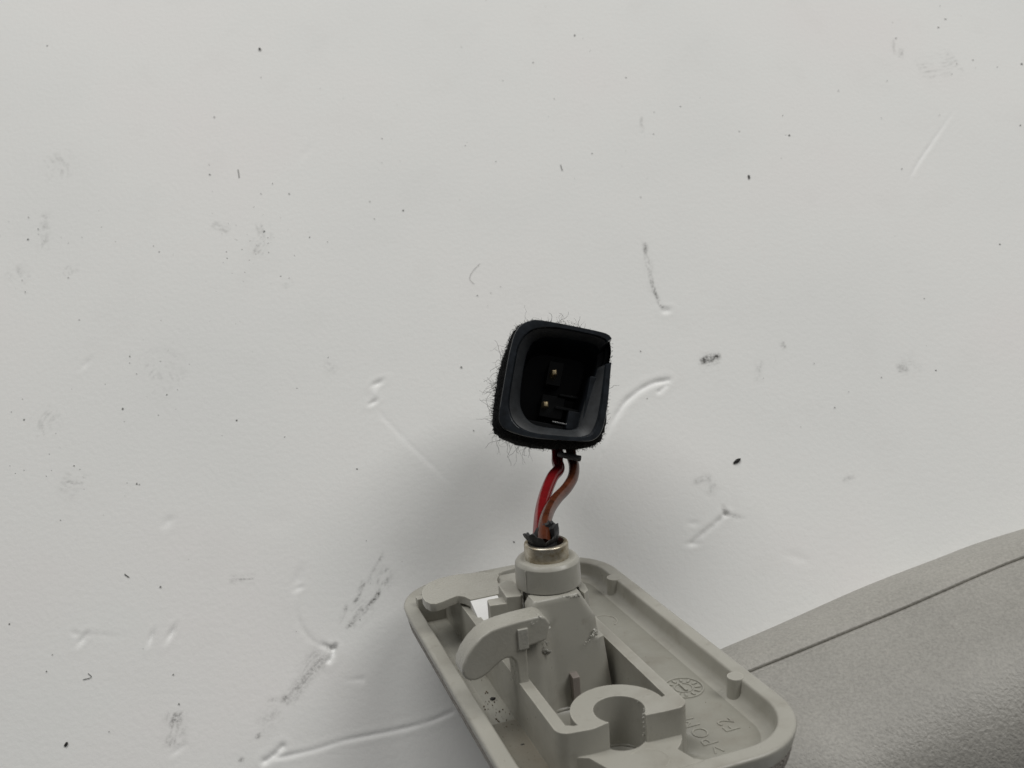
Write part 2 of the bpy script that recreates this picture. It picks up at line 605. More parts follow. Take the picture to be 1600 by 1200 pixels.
    smear([(1405, 573), (1440, 566)], 2.2, 0.15, 0.6, 0.2)
    smear([(1315, 752), (1338, 744)], 0.7, 0.25, 0.4, 0.2)
    smear([(1217, 540), (1228, 537)], 0.9, 0.40, 0.5, 0.2)
    smear([(95, 750), (115, 755), (130, 760)], 2.2, 0.42, 0.72, 0.15)
    smear([(70, 330), (71, 360), (69, 395)], 1.2, 0.35, 0.75, 0.1)
    smear([(80, 240), (95, 262), (97, 280)], 3.0, 0.25, 0.75, 0.1)
    smear([(18, 418), (30, 432), (45, 438)], 2.0, 0.3, 0.75, 0.1)
    smear([(105, 415), (112, 430)], 2.4, 0.30, 0.75, 0.1)
    smear([(230, 590), (250, 575), (270, 610)], 4.5, 0.22, 0.8, 0.1)
    smear([(90, 640), (70, 660), (75, 680)], 2.6, 0.30, 0.8, 0.1)
    smear([(405, 345), (410, 375), (400, 400)], 1.8, 0.40, 0.75, 0.1)
    smear([(330, 350), (360, 362)], 1.0, 0.40, 0.7, 0.1)
    smear([(1395, 60), (1397, 85)], 0.5, 0.30, 0.6, 0.1)
    smear([(1405, 90), (1411, 76)], 0.7, 0.35, 0.5, 0.1)
    smear([(1435, 112), (1470, 105), (1500, 95)], 3.2, 0.30, 0.78, 0.1)
    smear([(445, 440), (455, 450)], 1.3, 0.25, 0.6, 0.2)
    smear([(510, 560), (515, 575), (530, 578)], 1.1, 0.16, 0.5, 0.2)

    V = np.stack([X, Y, Z], -1).reshape(-1, 3).astype(np.float32) * MM
    idx = np.arange(nx * ny, dtype=np.int32).reshape(ny, nx)
    Q = np.stack([idx[:-1, :-1], idx[:-1, 1:], idx[1:, 1:], idx[1:, :-1]], -1).reshape(-1, 4)
    me = bpy.data.meshes.new('tabletop')
    me.vertices.add(len(V))
    me.vertices.foreach_set('co', V.ravel())
    me.loops.add(Q.size)
    me.loops.foreach_set('vertex_index', Q.ravel())
    me.polygons.add(len(Q))
    me.polygons.foreach_set('loop_start', np.arange(0, Q.size, 4, dtype=np.int32))
    me.polygons.foreach_set('loop_total', np.full(len(Q), 4, dtype=np.int32))
    me.polygons.foreach_set('use_smooth', np.ones(len(Q), dtype=bool))
    me.update()
    for nm, arr in (('grime', grime), ('gouge', gouge)):
        a = me.attributes.new(nm, 'FLOAT', 'POINT')
        a.data.foreach_set('value', np.clip(arr, 0, 1).ravel().astype(np.float32))
    me.materials.append(M_TABLE)
    o = bpy.data.objects.new('tabletop', me)
    link(o)
    o['kind'] = 'structure'
    o['label'] = 'white scuffed table top with dents, gouges and dark rubber marks'
    return o


build_table()

# ------------------------------------------------------------------ the sun visor (padded panel, lower right)
VISOR_LABEL = 'grey textured vinyl sun visor lying on the table at lower right'
edge_px = [(930, 1106), (1020, 1066), (1130, 1017), (1217, 980), (1357, 918), (1473, 873), (1533, 850), (1600, 829), (1700, 800), (1860, 762)]
seam_px = [(880, 1180), (1060, 1098), (1173, 1050), (1267, 1012), (1400, 957), (1467, 928), (1533, 899), (1600, 872), (1700, 838), (1860, 795), (2100, 745)]
ED = [Vector((*on_table(x, y, 7.0), 0)) for x, y in edge_px]
SE = [Vector((*on_table(x, y, 15.0), 0)) for x, y in seam_px]
ED = spline(ED, 10)
SE = spline(SE, 10)
visor_root = empty('sun_visor', Matrix.Translation(Vector((ED[30].x, ED[30].y, 0)) * MM), VISOR_LABEL, 'sun visor')
vo = Vector((ED[30].x, ED[30].y, 0))


def cross(a, p):
    best = 7.0
    for q, r in zip(SE[:-1], SE[1:]):
        e_ = r - q
        den = p.x * e_.y - p.y * e_.x
        u = ((q.x - a.x) * e_.y - (q.y - a.y) * e_.x) / den
        v = ((q.x - a.x) * p.y - (q.y - a.y) * p.x) / den
        if -1e-6 <= v <= 1 + 1e-6:
            best = u
    return best


def visor_sections():
    trim, panel = [], []
    p0 = (SE[35] - ED[35]).normalized()
    for i in range(len(ED)):
        a, b = ED[i], SE[i]
        p = p0
        w = cross(a, p)
        wob = 0.25 * math.sin(i * 0.17) + 0.12 * math.sin(i * 0.41)

        def P(dist, z):
            q = a + p * dist
            return (q.x, q.y, z)
        trim.append([P(3.5, 0.3), P(1.2, 0.6), P(0.0, 2.5), P(-0.6, 5.0), P(0.0, 7.3 + wob * .3), P(w * 0.18, 9.6), P(w * 0.4, 12.2), P(w * 0.65, 14.0), P(w * 0.86, 15.0),
                     P(w - 0.5, 15.2), P(w - 0.28, 15.14), P(w - 0.1, 14.98), P(w, 14.8)])
        panel.append([P(w, 14.8), P(w + 0.1, 15.0), P(w + 0.3, 15.25), P(w + 0.7, 15.45), P(w * 1.14, 16.6), P(w + 4, 19.0), P(w + 8, 22.0 + wob), P(w + 12, 24.6 + wob), P(w + 16, 26.4 + wob),
                      P(w + 20, 27.2), P(w + 24, 26.9), P(w + 28, 25.6), P(w + 32.5, 23.2), P(w + 38.5, 19.4), P(w + 46, 14.2), P(w + 54, 7.8), P(w + 59, 2.8), P(w + 58, 0.3)])
    return trim, panel


def sheet(rows):
    n = len(rows[0])
    V = [v for r in rows for v in r]
    F = [(i * n + j, i * n + j + 1, (i + 1) * n + j + 1, (i + 1) * n + j) for i in range(len(rows) - 1) for j in range(n - 1)]
    F.append(list(range(n)))
    F.append(list(range((len(rows) - 1) * n, len(rows) * n)))
    return V, F


def densify(rows, k):
    out = []
    for r in rows:
        out.append([tuple(v) for v in spline(r, k)])
    return out


tr, pa = visor_sections()
mesh_obj('edge_trim', *sheet(densify(tr, 3)), M_TRIM, visor_root, smooth=60, origin=vo)
mesh_obj('padded_panel', *sheet(densify(pa, 4)), M_VISOR, visor_root, smooth=60, origin=vo)

# ------------------------------------------------------------------ the mounting bracket
# local frame: s to the right, t away from the camera along the plate, h up out of the plate, rim top at h = 0
BR = Matrix(((0.94211426, -0.32833469, -0.06794887), (0.1233136, 0.15084861, 0.98083559), (-0.31179235, -0.93243822, 0.18260476)))
BO = Vector((9.34777965, -42.63318832, -150.86507083))
bw = (CAM2W @ BR).to_4x4()
bw.translation = cam_pt(BO) * MM
bracket = empty('mounting_bracket', bw, 'grey plastic visor mounting bracket, a rounded tray with hooks and pivot post', 'bracket')
W2, L2, RC = 21.14, 38.57, 11.4
FL = -3.2


def rr(off, h):
    return [(x, y, h) for x, y in rrect(W2 - off, L2 - off, max(RC - off, 0.5), 12)]


# tray: outer skirt, rim, inner wall with fillet, floor
tray = [rr(1.1, -3.6), rr(0.45, -2.2), rr(0.12, -0.9), rr(0.0, -0.42), rr(0.10, -0.16), rr(0.38, -0.02), rr(0.6, 0.0), rr(2.2, 0.0), rr(2.42, -0.04), rr(2.56, -0.22),
        rr(2.62, -0.5), rr(2.78, -2.0), rr(2.98, -2.55), rr(3.35, -2.92), rr(3.9, -3.12), rr(4.8, FL), rr(7.0, FL)]
mesh_obj('tray', *loft(tray), M_PLASTIC, bracket, smooth=50, weighted=True)
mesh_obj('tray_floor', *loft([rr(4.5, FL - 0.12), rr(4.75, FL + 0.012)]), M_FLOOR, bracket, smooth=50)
cover = [rr(6.0, -8.6), rr(3.4, -8.0), rr(1.9, -6.6), rr(1.0, -4.6), rr(0.62, -3.0), rr(0.9, -2.6), rr(3.0, -3.5)]
mesh_obj('textured_cover', *loft(cover), M_FABRIC, bracket, smooth=70)



def cut(o, shape):
    """cut a closed shape (mm, in the parent's frame) out of a part"""
    c = mesh_obj('cutter', *shape, M_PLASTIC, o.parent, smooth=30)
    o.modifiers.clear()
    m = o.modifiers.new('opening', 'BOOLEAN')
    m.operation = 'DIFFERENCE'
    m.solver = 'EXACT'
    m.object = c
    m.material_mode = 'TRANSFER'
    bpy.context.view_layer.update()
    dg = bpy.context.evaluated_depsgraph_get()
    me = bpy.data.meshes.new_from_object(o.evaluated_get(dg))
    o.modifiers.clear()
    if len(me.polygons) > len(o.data.polygons):
        o.data = me
    bpy.data.objects.remove(c)


for part in list(bracket.children):
    cut(part, lathe([(3.4, -7.2), (3.4, 1.0)], (-3.9, -26.9), 32))
    cut(part, box(-11.6, 2.9, -20.2, -11.9, -7.4, 1.1))

# box of upright walls with the slotted screw ring in its near wall
ring_c = (-3.9, -26.9)
outer = []
outer += [(-13.6, 27.2), (-13.55, -27.4)] + arc(-11.75, -27.6, 1.8, 180, 262, 6) + [(-9.0, -29.75), (-6.55, -29.25)]
hole = arc(ring_c[0], ring_c[1], 3.45, 222, -44, 30)
outer += hole
outer += [(-1.35, -29.75), (1.5, -30.0)] + arc(3.2, -28.2, 1.85, 275, 360, 6) + [(5.1, 27.2)]
inner = [(3.3, 27.2), (3.25, -26.4), (2.7, -26.55)]
inner += arc(ring_c[0], ring_c[1], 6.55, 3, 190, 34)
inner += [(-10.9, -28.0), (-11.85, -27.4), (-11.9, 27.2)]
poly = outer + inner
mesh_obj('box_wall', *prism(poly, FL - 0.4, 4.0), M_PLASTIC, bracket, bevel=0.28, segs=3)
# far cross wall and small rib in the channel
mesh_obj('cross_wall', *box(-18.75, 5.0, 27.0, 28.6, FL - 0.4, 1.6), M_PLASTIC, bracket, bevel=0.25)
mesh_obj('channel_step', *box(-18.2, -13.55, -38.0, -11.6, FL - 0.5, FL + 0.16), M_GRIMY, bracket, bevel=0.05)

# sloping pad in front of the screw ring
pad = [(-11.7, -29.2), (-7.2, -28.6)] + arc(ring_c[0], ring_c[1] + 0.2, 3.6, 208, 332, 16) + [(-0.6, -28.6), (4.2, -28.6), (3.75, -29.6), (3.2, -30.9), (2.4, -31.9), (1.5, -32.7), (2.3, -35.4), (3.4, -36.4), (-8.0, -36.6), (-8.6, -33.0), (-10.0, -30.4)]
padv, padf = prism(pad, FL - 0.4, 0.06)
padv = [(x, y, (z + 0.5 * math.exp(-((x + 10) ** 2 + (y + 30) ** 2) / 10)) if z > 0 else z) for x, y, z in padv]
mesh_obj('ramp_pad', padv, padf, M_PLASTIC, bracket, bevel=0.18)


# tall pivot tower: its front leans back and bulges out on the left to meet the near hook
def sstep(x):
    x = min(1.0, max(0.0, x))
    return x * x * (3 - 2 * x)


def tower():
    lps = []
    for h in (FL - 0.3, -1.5, 0, 1.5, 3, 4.5, 5.6, 5.95, 6.15, 6.5, 7.5, 8.5, 9.3, 10, 10.8, 11.6, 12.4, 13.0, 13.25, 13.35):
        T = -11.5 + 2.1 * (h + 3) / 16.3
        if h > 9.3:
            sr = 0.75 - 2.1 * (h - 9.3) / 4.0
        elif h > 6.0:
            sr = 0.95 - 0.2 * (h - 6) / 3.3
        else:
            sr = 1.75 + 0.6 * (6 - h) / 9
        sl = -12.1 + 2.6 * sstep((h - 9.0) / 1.2) + 0.7 * sstep((h - 12.2) / 1.1)
        inset = 0.0 if h < 13.1 else (0.12 if h < 13.3 else 0.4)
        lp = []
        n = 28
        for k in range(n + 1):
            s_ = sl + (sr - sl) * k / n
            bul = 2.9 * sstep((-6.4 - s_) / 3.6) * (1 - sstep((h - 9.6) / 2.6))
            edge = 0.5 * (max(0, (k - n + 3) / 3.0)) ** 2 + (0.35 * (max(0, (2 - k) / 2.0)) ** 2 if h > 9.5 else 0)
            lp.append((s_, T - bul + edge + inset, h))
        bk = 1.6 - (1.6 - (T + 2.6)) * sstep((h - 9.0) / 1.0)
        lp += [(sr + 0.05, T + 1.6, h), (sr, bk, h), (sl, bk, h), (sl, T + 1.5, h)]
        lps.append(lp)
    return loft(lps)


mesh_obj('tower_body', *tower(), M_PLASTIC, bracket, smooth=45)
mesh_obj('tower_core', *lathe([(3.8, FL), (4.1, 4), (4.1, 13.2), (3.9, 13.35)], (-4.3, -3.8)), M_PLASTIC, bracket, smooth=60)
# right-hand shell wall behind the tongue, its edge torn
sh = [(0.15, -9.0), (1.15, -8.2), (1.6, -6.0), (1.5, -2.0), (0.4, -2.0), (0.5, -5.5), (0.0, -7.6)]
mesh_obj('half_shell', *prism(sh, 2.0, 12.9, poly1=[(x - 0.75, y) for x, y in sh]), M_PLASTIC, bracket, bevel=0.2)
sh = [(-11.75, -5.0), (-9.75, -5.6), (-9.3, -5.3), (-8.6, -2.4), (-8.7, 0.5), (-9.6, 1.5), (-11.4, 0.0)]
mesh_obj('half_shell', *prism(sh, 2.0, 13.0, poly1=[(x + 0.1, y) for x, y in sh]), M_PLASTIC, bracket, bevel=0.28)
mesh_obj('stop_block', *prism([(-14.25, -4.6), (-11.0, -5.1), (-11.0, -2.4), (-13.9, -2.2)], 3.0, 12.0), M_PLASTIC, bracket, bevel=0.25)


# near hook: profile in the (s, h) plane
hook = [(-12.05, 3.0), (-12.05, 9.2), (-9.0, 9.6), (-8.3, 12.0), (-8.9, 13.0), (-9.8, 13.45), (-13.0, 13.35), (-15.5, 13.15), (-17.2, 12.85), (-18.6, 12.2), (-19.8, 11.2), (-20.9, 9.9), (-21.6, 8.5), (-21.75, 7.4),
        (-21.4, 6.6), (-20.9, 6.2), (-20.0, 5.95), (-19.0, 6.1), (-18.0, 6.6), (-17.0, 7.3), (-16.0, 7.95), (-15.2, 8.2), (-14.5, 8.1), (-14.0, 7.5), (-13.75, 6.4), (-13.65, 5.0), (-13.6, 3.0)]
mesh_obj('hook', *prism(hook, -14.55, -10.7, lambda s, h, t: (s, t, h)), M_HOOK, bracket, bevel=0.38, segs=3)
mesh_obj('hook_catch', *box(-13.35, -11.85, -14.95, -14.0, 9.2, 12.2), M_TORN, bracket, bevel=0.12)

# far hook: a flat lobed arm with a half-round notch, over a wedge whose white stands in for glare
fh = [(-12.6, 12.4), (-13.2, 14.2), (-14.1, 15.1), (-15.4, 14.7), (-17.0, 13.9), (-18.3, 13.6), (-19.2, 14.1), (-19.75, 15.6), (-19.75, 17.6), (-19.3, 19.8), (-18.4, 21.8), (-17.2, 23.2), (-15.0, 24.3), (-11.5, 24.5), (-7.0, 23.2), (-4.8, 21.6)]
fh += [(-4.9, 20.2), (-5.8, 18.6), (-6.2, 16.8), (-5.4, 15.2), (-3.8, 14.2)]
fh += [(-2.6, 12.6), (-7.8, 12.5)]
mesh_obj('hook', *prism(fh, 4.5, 6.0), M_HOOK, bracket, bevel=0.25)
mesh_obj('hook_base', *prism([(-12.4, 13.2), (-12.8, 15.6), (-13.3, 19.5), (-9.0, 22.5), (0.5, 22.5), (0.5, 13.5)], FL, 5.0), M_PLASTIC, bracket, bevel=0.2)
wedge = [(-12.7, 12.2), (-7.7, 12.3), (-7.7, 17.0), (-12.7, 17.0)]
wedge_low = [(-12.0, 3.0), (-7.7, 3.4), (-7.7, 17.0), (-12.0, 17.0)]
mesh_obj('white_wedge', *prism(wedge_low, 0.5, 5.75, poly1=wedge), M_GLARE, bracket, bevel=0.3)  # lit patch of the grey wall, painted white on an added wedge
mesh_obj('screw_ring', *loft([[(-1.2 + r * math.cos(a * math.pi / 18), 19.0 + r * math.sin(a * math.pi / 18), h) for a in range(36)]
                              for r, h in ((6.4, FL), (6.3, 5.2), (6.1, 5.4), (4.6, 5.4), (4.4, 5.2), (4.3, FL))], False, False), M_PLASTIC, bracket, smooth=45)

# pegs beside the rim
for (ps, pt_, pr) in ((18.35, -19.8, 1.32), (18.6, 22.6, 1.45)):
    mesh_obj('peg', *lathe([(pr * 1.06, FL - 0.2), (pr, -2.4), (pr, -0.1), (pr - 0.1, 0.06)], (ps, pt_), 28), M_PLASTIC, bracket, smooth=45, weighted=True)
# little tab down in the well
mesh_obj('tab', *prism([(-4.65, -12.6), (-3.5, -12.6), (-3.3, -10.6), (-4.5, -10.6)], -2.5, 1.75), M_PINK, bracket, bevel=0.2)
mesh_obj('well_foot', *lathe([(2.4, FL - 0.2), (2.2, -1.6), (1.4, -0.9)], (-9.3, -24.6), 24), M_PLASTIC, bracket, smooth=60)


def ring_mark(c, r, w, h0, h1, a0=0, a1=360, n=40):
    V, F = [], []
    for k in range(n + 1):
        a = math.radians(a0 + (a1 - a0) * k / n)
        for rad, h in ((r + w, h0), (r + w * 0.5, h1), (r - w * 0.5, h1), (r - w, h0)):
            V.append((c[0] + rad * math.cos(a), c[1] + rad * math.sin(a), h))
    for k in range(n):
        for j in range(3):
            F.append((k * 4 + j, k * 4 + j + 1, k * 4 + 5 + j, k * 4 + 4 + j))
    return V, F


mesh_obj('ejector_mark', *ring_mark((11.6, 12.3), 2.35, 0.12, FL - 0.02, FL + 0.14, -60, 190), M_PLASTIC, bracket)
mesh_obj('ejector_mark', *ring_mark((-3.0, -33.4), 2.5, 0.08, 0.04, 0.13, -60, 240), M_PLASTIC, bracket)

# date wheel with its ticks
dw = [ring_mark((12.6, -14.4), 2.95, 0.16, FL - 0.02, FL + 0.22, -150, 150)]
dw.append(ring_mark((12.6, -14.4), 1.35, 0.12, FL - 0.02, FL + 0.16))
for k in range(12):
    a = 2 * math.pi * k / 12 + 0.2
    ca, sa = math.cos(a), math.sin(a)
    q = [(12.6 + ca * r - sa * w, -14.4 + sa * r + ca * w) for r, w in ((1.75, -0.14), (2.55, -0.16), (2.55, 0.16), (1.75, 0.14))]
    dw.append(prism(q, FL - 0.05, FL + 0.2))
dw.append(box(12.4, 12.75, -15.4, -13.3, FL - 0.05, FL + 0.3))
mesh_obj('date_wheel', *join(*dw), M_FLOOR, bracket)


def raised_text(txt, s0, t0, size, name):
    cu = bpy.data.curves.new(name, 'FONT')
    cu.body = txt
    cu.size = size
    cu.extrude = 0.10
    cu.offset = -0.05
    cu.space_character = 1.12
    cu.resolution_u = 4
    tmp = bpy.data.objects.new('tmp_text', cu)
    link(tmp)
    dg = bpy.context.evaluated_depsgraph_get()
    me = bpy.data.meshes.new_from_object(tmp.evaluated_get(dg))
    V = [(s0 - v.co.y, t0 + v.co.x, FL + 0.05 + v.co.z) for v in me.vertices]
    F = [list(p.vertices) for p in me.polygons]
    bpy.data.objects.remove(tmp)
    bpy.data.curves.remove(cu)
    return mesh_obj(name, V, F, M_FLOOR, bracket, smooth=30)


raised_text('>POM<', 9.7, -31.6, 3.35, 'moulded_lettering')
raised_text('F2', 14.2, -27.8, 3.35, 'moulded_lettering')

# torn flakes of plastic where the tongue and hook have been forced
def flake(pts, thick, jit, seed, name='torn_flake'):
    """a ragged crust of plastic crumbs following a torn line"""
    r = random.Random(seed)
    parts = []
    fine = spline([(a, b, c) for a, b, c, d in pts], 3)
    for i, p in enumerate(fine):
        w = pts[min(i // 3, len(pts) - 1)][3]
        for _ in range(1 + (i % 2)):
            c = p + Vector((r.gauss(0, jit), r.gauss(0, jit * .4), r.gauss(0, jit)))
            ax = Vector((r.gauss(0, 1), r.gauss(0, .5), r.gauss(0, 1))).normalized()
            bx = ax.cross(Vector((r.gauss(0, .4), 1, r.gauss(0, .4)))).normalized()
            nx_ = ax.cross(bx)
            L, B, T = w * r.uniform(0.7, 1.8), w * r.uniform(0.4, 1.0), thick * r.uniform(0.15, 0.45)
            V = []
            for zz, kk in ((-T, 1.0), (T * 0.6, r.uniform(0.3, 0.8))):
                for u, v in ((-1, -.8), (.9, -1), (1, .7), (-.6, 1)):
                    V.append(tuple(c + ax * (u * L * kk * r.uniform(.7, 1.1)) + bx * (v * B * kk * r.uniform(.7, 1.1)) + nx_ * zz))
            parts.append((V, [(3, 2, 1, 0), (4, 5, 6, 7), (0, 1, 5, 4), (1, 2, 6, 5), (2, 3, 7, 6), (3, 0, 4, 7)]))
    mesh_obj(name, *join(*parts), M_TORN, bracket, smooth=25)


flake([(-11.6, -14.3, 12.6, .25), (-10.8, -14.45, 12.75, .3), (-10.2, -14.3, 12.9, .35), (-9.4, -14.0, 12.6, .4), (-8.9, -13.6, 12.0, .3), (-8.5, -13.3, 11.2, .25), (-8.5, -13.2, 10.2, .2), (-8.8, -13.2, 9.6, .12)], 0.45, 0.14, 3)
flake([(-8.7, -12.7, 8.8, .1), (-8.5, -12.7, 8.2, .2), (-8.9, -12.9, 7.4, .25), (-8.4, -12.6, 6.8, .3), (-8.2, -12.5, 6.2, .12)], 0.25, 0.16, 4)
flake([(-4.6, -9.4, 13.3, .06), (-3.6, -9.45, 13.15, .16), (-2.4, -9.5, 13.0, .2), (-1.6, -9.5, 12.95, .12)], 0.18, 0.08, 5)
flake([(-1.9, -11.0, 5.9, .06), (-1.0, -10.9, 6.4, .12), (-0.4, -10.8, 6.8, .2), (0.1, -10.6, 7.0, .28), (0.5, -10.5, 7.6, .15)], 0.3, 0.14, 6)
flake([(-1.3, -29.2, 3.7, .2), (-1.25, -29.0, 2.6, .2), (-1.4, -29.2, 1.5, .25), (-1.3, -29.0, 0.5, .15)], 0.3, 0.14, 9)
flake([(-0.6, -26.0, 3.9, .1), (-0.2, -26.8, 3.7, .2), (-0.4, -27.6, 3.6, .25), (-0.7, -28.3, 3.2, .15)], 0.25, 0.12, 10)

# collar, steel ferrule and the torn rubber sleeve on the pivot axis
PA = (-4.3, -3.8)
mesh_obj('collar', *lathe([(4.7, 13.42), (5.0, 13.5), (5.05, 13.7), (4.98, 17.0), (4.93, 17.1), (4.6, 17.56), (4.48, 17.64), (3.6, 17.74), (3.3, 17.6)], PA, 64), M_PLASTIC, bracket, smooth=35, weighted=True)
mesh_obj('steel_ferrule', *lathe([(3.36, 17.4), (3.4, 17.8), (3.4, 19.75), (3.34, 19.95), (3.15, 20.08), (2.75, 20.1), (2.6, 19.9), (2.6, 17.0)], PA, 64), M_STEEL, bracket, smooth=40, weighted=True)


a_ = math.radians(208)
pl = [(PA[0] + r_ * math.cos(a_ + d_), PA[1] + r_ * math.sin(a_ + d_)) for r_, d_ in ((4.9, -0.02), (5.1, -0.016), (5.1, 0.016), (4.9, 0.02))]
mesh_obj('parting_line', *prism(pl, 13.55, 17.0), M_PLASTIC, bracket)


def sleeve():
    r = random.Random(5)
    n = 40
    loops = []
    tops = []
    for k in range(n):
        a = 2 * math.pi * k / n
        # rim height: torn, lower towards the camera-right, with a tooth here and there
        base = 21.45 + 0.55 * math.sin(a * 2 + 0.7) + 0.35 * math.sin(a * 5 + 1) + (0.5 if k % 7 == 0 else 0) + r.uniform(-0.2, 0.2)
        tops.append(base)
    for rad, lv in ((2.4, 0), (2.1, 1), (2.45, 2), (2.62, 3), (2.38, 4), (1.9, 5), (1.8, 6)):
        lp = []
        for k in range(n):
            a = 2 * math.pi * k / n
            h = {0: 18.6, 1: 20.15, 2: tops[k] - 0.5, 3: tops[k], 4: tops[k] - 0.05, 5: tops[k] - 0.6, 6: 18.8}[lv]
            rr_ = rad * (1 + 0.05 * math.sin(3 * a + 1)) + (0.35 if math.cos(a - 3.3) > 0.85 and lv in (2, 3) else 0)
            lp.append((PA[0] - 0.55 + rr_ * math.cos(a), PA[1] + rr_ * math.sin(a), h))
        loops.append(lp)
    return loft(loops)


mesh_obj('rubber_sleeve', *sleeve(), M_RUBBER, bracket, smooth=35)
scrap = [(-3.4, 20.6), (-2.4, 21.0), (-1.9, 21.6), (-2.0, 22.1), (-2.3, 22.0), (-2.35, 22.5), (-2.7, 22.15), (-2.9, 22.6), (-3.1, 22.2), (-3.6, 22.1), (-3.9, 21.2)]
mesh_obj('sleeve_scrap', *prism(scrap, -2.3, -1.5, lambda s, h, t: (s, t, h)), M_RUBBER, bracket, bevel=0.08)

# dirt and fluff in the tray channel
for k, (s, t, sc) in enumerate(((-14.9, -4.6, 0.55), (-14.9, -18.3, 0.35))):
    rg = random.Random(40 + k)
    V, F = lathe([(0.1, 0), (0.5, 0.05), (0.6, 0.25), (0.3, 0.5)], (0, 0), 7)
    V = [(s + x * sc * 1.7 + rg.uniform(-.1, .1), t + y * sc + rg.uniform(-.1, .1), FL + 0.05 + z * sc) for x, y, z in V]
    tag(mesh_obj('crumb', [tuple((bw @ (Vector(v) * MM)) / MM) for v in V], F, M_CRUMB, None, smooth=30, origin=(bw @ (Vector((s, t, FL)) * MM)) / MM),
        ('black crumb in the tray channel under the near hook', 'small dark crumb in the tray channel near the bottom edge')[k], 'crumb').location = bw @ (Vector((s, t, FL)) * MM)



def channel_dirt():
    rg = random.Random(77)
    parts = []
    for _ in range(110):
        if rg.random() < 0.85:
            s, t = rg.uniform(-17.2, -13.9), rg.gauss(-12, 11)
        else:
            s, t = rg.uniform(6, 17), rg.uniform(-34, 30)
        if not -36 < t < 26:
            continue
        q = abs(rg.gauss(0.0, 0.045)) + 0.025
        pts = [(s + q * rg.uniform(.6, 1.4) * math.cos(k * 1.26), t + q * rg.uniform(.6, 1.6) * math.sin(k * 1.26)) for k in range(5)]
        parts.append(prism(pts, FL - 0.02, FL + (0.17 if s < -13 else 0.01) + q * 0.4))
    V, F = join(*parts)
    o = mesh_obj('settled_dirt', V, F, M_DIRT, bracket, smooth=30)
    o['kind'] = 'stuff'


channel_dirt()

# ------------------------------------------------------------------ the plug: wires, housing, pins, fuzzy tape
CC = (868.0, 598.0)
CD = 166.0
Pc = ray(*CC) * CD
zc = (-Pc).normalized() + Vector((0.085, 0.11, 0))
zc.normalize()
xc = Vector((0, 1, 0)).cross(zc).normalized()
yc = zc.cross(xc)
plug_o = cam_pt(Pc)
plug = empty('wire_connector', Matrix.Translation(plug_o * MM), 'black square plug with fuzzy tape standing on red and brown wires', 'connector')


def pl_pt(x, y, z):
    """plug frame (mm; z towards the viewer) -> mm relative to the plug's origin"""
    return tuple(CAM2W @ (xc * x + yc * y + zc * z))


K = CD / FPX


def polar(pts, n=120, scale=1.0, c=(868.0, 600.0), rounding=2):
    """closed outline in picture units -> n points at even angles, mm"""
    P = [Vector((x - CC[0], CC[1] - y)) for x, y in pts]
    for _ in range(rounding):
        Q = []
        for i in range(len(P)):
            a, b = P[i], P[(i + 1) % len(P)]
            Q += [a * 0.8 + b * 0.2, a * 0.2 + b * 0.8]
        P = Q
    c0 = Vector((c[0] - CC[0], CC[1] - c[1]))
    out = []
    for k in range(n):
        a = 2 * math.pi * k / n
        d = Vector((math.cos(a), math.sin(a)))
        best = None
        for i in range(len(P)):
            p, q = P[i] - c0, P[(i + 1) % len(P)] - c0
            e_ = q - p
            den = d.x * e_.y - d.y * e_.x
            if abs(den) < 1e-9:
                continue
            u = (p.x * e_.y - p.y * e_.x) / den
            v = (p.x * d.y - p.y * d.x) / den
            if u > 0 and -1e-6 <= v <= 1 + 1e-6 and (best is None or u > best):
                best = u
        w = (c0 + d * best) * (K * scale)
        out.append((w.x, w.y))
    return out


o_out = polar([(778, 650), (794, 557), (803, 522), (811, 508), (822, 501), (838, 496), (945, 517), (958, 524), (961, 544), (957, 563), (951, 626), (944, 665), (936, 682), (922, 691), (831, 685), (794, 674), (782, 665)], rounding=2)
o_in = polar([(793, 630), (803, 572), (809, 540), (818, 524), (832, 513), (850, 510), (878, 511), (949, 526), (953, 545), (948, 563), (942, 620), (935, 660), (921, 686), (831, 678), (808, 667), (797, 652)], rounding=2)
o_mid = polar([(814, 632), (816, 598), (823, 557), (832, 535), (846, 525), (870, 523), (936, 535), (940, 552), (934, 580), (920, 610), (907, 650), (903, 671), (840, 663), (824, 652)], rounding=2, scale=1.03)
NP = len(o_out)


def plug_loop(pts, z, k=1.0, slot=0.0):
    lp = []
    for i, (x, y) in enumerate(pts):
        a = 360.0 * i / NP
        dz = slot if 22.5 < a < 37.5 else 0.0
        lp.append(pl_pt(x * k, y * k, z + dz))
    return lp


def lerp(A, B, t):
    return [(a[0] * (1 - t) + b[0] * t, a[1] * (1 - t) + b[1] * t) for a, b in zip(A, B)]


loops = [plug_loop(o_out, -24, 0.90), plug_loop(o_out, -22, 0.955), plug_loop(o_out, -7, 0.985), plug_loop(o_out, -0.5, 1.0, -5.0), plug_loop(o_out, -0.12, 0.995, -5.0), plug_loop(lerp(o_out, o_in, 0.12), 0.0, 1.0, -5.0),
         plug_loop(lerp(o_out, o_in, 0.9), 0.0, 1.0, -5.0), plug_loop(o_in, -0.12, 1.0, -5.0), plug_loop(lerp(o_in, o_mid, 0.10), -0.75, 1.0, -5.0), plug_loop(o_mid, -2.9, 1.0, -3.2), plug_loop(o_mid, -3.3, 0.985, -3.0), plug_loop(o_mid, -21.0, 0.9)]
mesh_obj('housing', *loft(loops), M_BLACK, plug, smooth=38, weighted=True)

